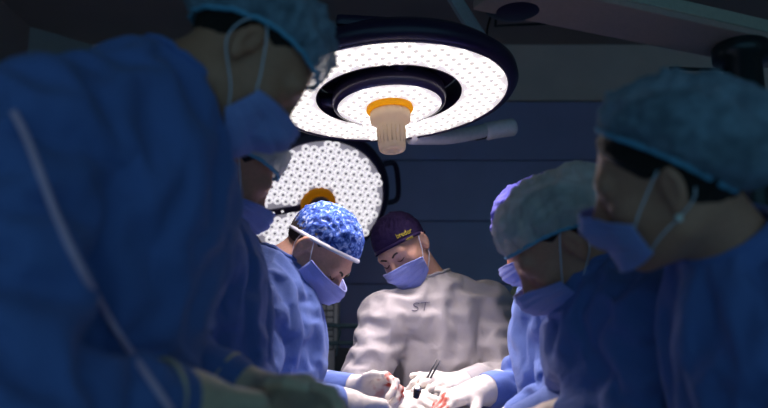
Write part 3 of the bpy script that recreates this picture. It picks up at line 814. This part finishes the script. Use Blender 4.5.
iv = empty('breathing_stand', (P(530, 300, 2.95)[0], 2.95, 0), 'pale green breathing bag on a hose behind the white gown', 'breathing bag')
b0 = P(519, 298, 2.95)
sb_ = Sdf(); sb_.ell(b0, (.034, .03, .045), None, .03); sb_.cone(b0 + (.005, 0, .02), b0 + (.03, 0, .07), .026, .016, .03); sb_.cone(b0 + (-.01, 0, -.03), b0 + (-.05, 0, -.075), .018, .010, .02)
vb, fb = sb_.mesh(.006); mesh_obj('bag', vb, fb, M['bag'], iv)
tube('hose', catmull([b0 + (-.045, 0, -.07), b0 + (-.08, .0, -.13), b0 + (-.06, .02, -.3), b0 + (.06, .03, -.45)], 6), .010, M['bag'], iv, 10)
tube('pole', [(b0[0] + .06, 2.98, .05), (b0[0] + .06, 2.98, b0[2] + .09)], .011, M['steel'], iv, 10)
tube('hook', catmull([(b0[0] + .06, 2.98, b0[2] + .085), (b0[0] + .045, 2.965, b0[2] + .09), (b0[0] + .03, 2.95, b0[2] + .07)], 4), .006, M['steel'], iv, 8)
lathe('base', [(0, .0), (.16, .0), (.16, .02), (.03, .05), (0, .05)], M['eqdark'], iv, (b0[0] + .06, 2.98, 0.001), (0, 0, 1), 32)

# ================================================================== operating table
ot = empty('operating_table', (.09, 1.65, 0), 'operating table under the blue drape between the surgeons', 'table')
box('base', (.09, 1.6, .05), (.36, .7, .1), M['steel'], ot, .02); box('column', (.09, 1.6, .4), (.22, .3, .6), M['steel'], ot, .02)
box('tabletop', (.09, 1.62, .74), (.28, 1.25, .06), M['steel'], ot, .01); box('mattress', (.09, 1.62, .81), (.28, 1.25, .08), M['black'], ot, .03)
dv = []; df = []; nx_, ny_ = 37, 60
for j in range(ny_):
    y = .98 + 1.28 * j / (ny_ - 1)
    for i in range(nx_):
        u = (i / (nx_ - 1)) * 2 - 1; sx = u * .42; fl = .15
        x = max(-fl, min(fl, sx)); hang = max(0, abs(sx) - fl)
        top = .862 + .10 * math.exp(-((sx / .14) ** 4)) * (.8 + .2 * math.sin(y * 5))
        xx = .09 + math.copysign(min(abs(sx), fl) + .012 * min(1, hang * 8) + .012 * math.sin(y * 34 + 2 * u) * min(1, hang * 5), sx)
        dv.append((xx, y, top - hang * 1.0 + .004 * fbm((sx, y, 0), 14))); 
for j in range(ny_ - 1):
    for i in range(nx_ - 1): df.append((j * nx_ + i, j * nx_ + i + 1, (j + 1) * nx_ + i + 1, (j + 1) * nx_ + i))
dr = mesh_obj('surgical_drape', dv, df, M['drape']); tag(dr, 'dark blue surgical drape spread over the operating table', 'drape')
so = dr.modifiers.new('thick', 'SOLIDIFY'); so.thickness = .002

# ================================================================== the team
def rig(head, neck, shR, shL, pel, elR, wrR, elL, wrL, hfR=None, hfL=None, hnR=(0, 0, -1), hnL=(0, 0, -1)):
    J = dict(head=P(*head), neck=P(*neck), shR=P(*shR), shL=P(*shL), pel=P(*pel), elR=P(*elR), wrR=P(*wrR), elL=P(*elL), wrL=P(*wrL))
    J['hfR'] = unit((P(*hfR) if hfR else 2 * J['wrR'] - J['elR']) - J['wrR']); J['hfL'] = unit((P(*hfL) if hfL else 2 * J['wrL'] - J['elL']) - J['wrL'])
    J['hnR'] = np.array(hnR, float); J['hnL'] = np.array(hnL, float)
    return J
CUR = [(25, 30, 25), (28, 32, 25), (32, 34, 25), (36, 36, 25)]
FIST = [(38, 52, 30), (46, 58, 35), (52, 60, 40), (56, 60, 40)]
HAIR = dict(short=([0, 50, 75, 100, 130, 180], [70, 76, 97, 88, 120, 126]), long=([0, 40, 75, 95, 120, 180], [74, 84, 102, 98, 134, 140]))

def wounds(*a): return [(P(*p), r, m) for p, r, m in a]

# man in the patterned cap
J = rig((319, 252, 1.97), (264, 277, 1.95), (248, 312, 1.79), (273, 306, 2.10), (260, 438, 1.95),
        (254, 402, 1.70), (346, 404, 1.83), (292, 390, 2.18), (360, 390, 2.06), (412, 404, 1.96), (405, 382, 2.0), (.25, .2, -.9), (.15, -.75, -.55))
PC = person('person', 'surgeon in blue gown and patterned blue cap, bent over the field', J, (-12, 55, -3), (M['skin'], M['gown']), ('scrub', 22, 92, -4), ('batik', 'band'),
       ('hair2', HAIR['short'], .006), seed=3, brows=True, sc=.97, mask_w=74, mask_t=.25, mask_low=-.008, mask_h=1.08, gh=.012, hands=[(1, CUR, dict(stain=wounds(((418, 402, 1.97), .06, .9)))), (-1, FIST, dict(stain=wounds(((402, 386, 1.99), .06, 1.0), ((380, 395, 2.02), .03, .5))))])
# man in the white gown
J = rig((403, 250, 2.42), (438, 292, 2.46), (388, 318, 2.38), (486, 307, 2.47), (440, 448, 2.52),
        (358, 390, 2.32), (402, 402, 2.16), (508, 376, 2.38), (458, 386, 2.22), (420, 404, 2.06), (436, 380, 2.13), (.6, .2, -.6), (-.55, .1, -.7))
PD = person('person', 'surgeon in white gown marked with two letters and dark plum cap', J, (-118, 36, -22), (M['skin'], M['white']), ('scrub', 14, 94, -4), ('purple', 'purple'),
       ('hair2', HAIR['short'], .003), seed=5, brows=True, sc=.94, gl='glove', hands=[(1, CUR, {}), (-1, CUR, {})], grow=(.08, .20), gh=.0135, bulk=.92,
       stain=[((417, 371, 2.36), .012, 1)])
# foreground left
J = rig((249, 63, 1.11), (150, 92, 1.07), (35, 132, .88), (145, 134, 1.25), (68, 440, 1.06),
        (8, 395, .76), (190, 400, .96), (150, 345, 1.18), (252, 397, 1.15), (285, 399, 1.10), (308, 396, 1.13), (.3, .5, -.8), (.1, -.6, -.7))
PA = person('person', 'tall gowned person with aqua bouffant cap leaning in, pale tape down the sleeve', J, (25, 48, -8), (M['skin3'], M['gown']), 'bouffant', ('bouf', 'aquaband'),
       ('hair', HAIR['short'], .003), seed=8, gl='gloved', gl_len=.05, hands=[(1, CUR, {}), (-1, CUR, {})], grow=(.16, .24), bulk=1.02, capkw=dict(rim0=94))
# behind the foreground figure
J = rig((226, 172, 1.53), (180, 210, 1.51), (190, 255, 1.36), (205, 250, 1.62), (200, 432, 1.50),
        (195, 385, 1.40), (262, 425, 1.45), (205, 385, 1.62), (270, 425, 1.62))
PB = person('person', 'gowned figure with pale bouffant cap, between the tall person and the patterned cap', J, (28, 34, -8), (M['skin2'], M['gown']), 'bouffant', ('boufw', 'aquaband'),
       ('hair', HAIR['short'], .003), seed=9, gl='gloved', hands=[(1, CUR, {}), (-1, CUR, {})], h=.0065)
# pale bouffant on the right
J = rig((560, 247, 1.49), (610, 288, 1.50), (598, 322, 1.65), (652, 322, 1.34), (660, 478, 1.52),
        (572, 410, 1.64), (508, 432, 1.60), (640, 420, 1.33), (560, 418, 1.48))
PE = person('person', 'gowned figure with pale bouffant cap, in front of the violet cap', J, (165, 42, 13), (M['skin2'], M['gown']), 'bouffant', ('boufw', 'aquaband'),
       ('hair', HAIR['short'], .003), seed=12, gl='gloved', hands=[(1, CUR, {}), (-1, CUR, {})])
# violet cap behind
J = rig((541, 236, 1.90), (568, 284, 1.92), (548, 312, 2.08), (578, 320, 1.81), (590, 434, 1.95),
        (524, 386, 2.14), (480, 391, 2.01), (558, 402, 1.77), (508, 424, 1.84), (432, 403, 1.95), None, (-.2, .1, -.9))
PF = person('person', 'gowned figure in violet cap, mostly hidden behind the pale bouffant', J, (172, 34, 0), (M['skin2'], M['gown']), 'bouffant', ('violet', 'violet'),
       None, seed=14, hands=[(1, CUR, dict(stain=wounds(((435, 402, 1.95), .06, .9)))), (-1, CUR, {})], h=.0065, gl_len=.075,
       stain=[((502, 394, 1.9), .03, .7)])
# woman in the right foreground
J = rig((666, 178, 1.03), (746, 264, 1.10), (760, 318, 1.30), (850, 326, .97), (825, 520, 1.17),
        (770, 455, 1.28), (690, 482, 1.22), (850, 500, .92), (735, 510, 1.04))
PG = person('person', 'woman with aqua bouffant cap, dark hair and a pearl earring', J, (146, 13, 22), (M['skin2'], M['gown']), 'bouffant', ('bouf', 'aquaband'),
       ('hair', HAIR['long'], .012), seed=21, gl='gloved', hands=[(1, CUR, {}), (-1, CUR, {})], sc=.98, bulk=.95, mask_h=.92, mask_low=-.002,
       capkw=dict(tilt0=46, back=.75, puff0=.032, rim0=90))
Rg = head_frame(146, 13, 22); eg = J['head'] + Rg @ np.array([-.084, -.010, -.046]) * .98
lathe('earring', [(0, -.006), (.004, -.005), (.006, 0), (.004, .005), (0, .006)], M['pearl'], PG[0], eg, (0, 0, 1), 16)

# ================================================================== marks and small things
DG = bpy.context.evaluated_depsgraph_get()
def bvh_of(o):
    ev = o.evaluated_get(DG); me = ev.to_mesh(); off = Vector(root_loc(o))
    b = BVHTree.FromPolygons([v.co + off for v in me.vertices], [p.vertices[:] for p in me.polygons]); ev.to_mesh_clear(); return b
def on_surface(b, p, d, lift=.001):
    h_, n_, _, _ = b.ray_cast(Vector(p), Vector(d))
    if h_ is None: return None
    return np.array(h_) - unit(d) * lift
bD = bvh_of(PD[1])
def stroke(pts, r=.0013):
    q = [on_surface(bD, P(x, y, 2.0) * (1, 0, 1) + (0, 1.9, 0) + (P(x, y, 2.33) - P(x, y, 2.0)) * (1, 0, 1), (0, 1, 0)) for x, y in pts]
    q = [p for p in q if p is not None]
    return tube('letter_stroke', catmull(q, 4), r, M['ink'], PD[1], 6)
stroke([(419, 303.5), (416, 303), (413.5, 304.5), (414.5, 306.5), (417.5, 307.5), (417.8, 309.8), (415, 311), (411.5, 310.5)])
stroke([(421, 303), (425, 302.3), (430, 302)]); stroke([(425.6, 302.2), (425, 306), (424, 310.5)])
bC = bvh_of(PD[2])
def cap_text(txt, a, b, size, parent):
    cu = bpy.data.curves.new('lettering', 'FONT'); cu.body = txt; cu.size = 1
    ob = bpy.data.objects.new('tmp', cu); COL.objects.link(ob); bpy.context.view_layer.update()
    me = bpy.data.meshes.new_from_object(ob.evaluated_get(bpy.context.evaluated_depsgraph_get()))
    bm = bmesh.new(); bm.from_mesh(me); bmesh.ops.triangulate(bm, faces=bm.faces[:]); bmesh.ops.subdivide_edges(bm, edges=bm.edges[:], cuts=1)
    V = np.array([v.co[:] for v in bm.verts]); bm.verts.index_update(); F = [[v.index for v in f.verts] for f in bm.faces]; bm.free()
    bpy.data.objects.remove(ob); bpy.data.meshes.remove(me)
    A_, B_ = P(*a, 2.33), P(*b, 2.33); ex = (B_ - A_) / V[:, 0].max(); ez = np.array([-(B_ - A_)[2], 0, (B_ - A_)[0]]); ez = unit(ez) * size
    out = []
    for v in V:
        p = A_ + ex * v[0] + ez * v[1]; q = on_surface(bC, (p[0], 1.9, p[2]), (0, 1, 0), .0012); out.append(q if q is not None else p)
    return mesh_obj('lettering', out, F, M['yellow'], parent, False)
cap_text('breder', (397.0, 239.0), (412.5, 231.5), .023, PD[2]); cap_text('swede', (404.0, 242.0), (413.5, 237.4), .015, PD[2])
# pale tape running down the near sleeve of the tall figure
bA = bvh_of(PA[1]); tp = []
for x, y in catmull([(14, 112), (28, 138), (51, 200), (70, 245), (92, 287), (120, 335), (150, 378), (172, 410)], 5)[:, :2]:
    o_ = np.array([0, 0, CAM_Z]); p = on_surface(bA, o_, P(x, y, 1.0) - o_, .004)
    if p is not None: tp.append(p)
tp = np.array(tp)
for _ in range(3): tp[1:-1] = .5 * tp[1:-1] + .25 * (tp[:-2] + tp[2:])
for i in range(len(tp)): tp[i, 1] -= .003
tube('sleeve_tape', tp, .0042, M['tie'], PA[1], 8)
fo = empty('forceps', P(430, 378, 2.13), 'slim steel forceps held in the gloved hand before the white gown', 'forceps')
j0 = P(427, 382, 2.13)
for a_, e_ in (((426.8, 379), (437.0, 359.5)), ((429.6, 379.5), (440.2, 360.5))):
    p_, q = P(*a_, 2.13), P(*e_, 2.13); tube('arm', [j0, p_, p_ * .5 + q * .5, q], [.0022, .0030, .0028, .0016], M['eqdark'], fo, 8)
lathe('joint', [(0, -.004), (.004, -.003), (.004, .003), (0, .004)], M['steel'], fo, j0, (0, 1, 0), 12)
su = empty('suction_handle', P(416, 400, 1.96), 'small black instrument knob held in the bloodied white glove', 'instrument')
i0, i1 = P(418, 388.5, 1.955), P(416, 397, 1.97)
tube('grip', [i0, i0 * .7 + i1 * .3, i1], [.0095, .0105, .008], M['black'], su, 14)
lathe('cap_ring', [(.006, 0), (.0098, .0), (.0098, .003), (.006, .004), (0, .0035)], M['steel'], su, i0, unit(i0 - i1), 16)
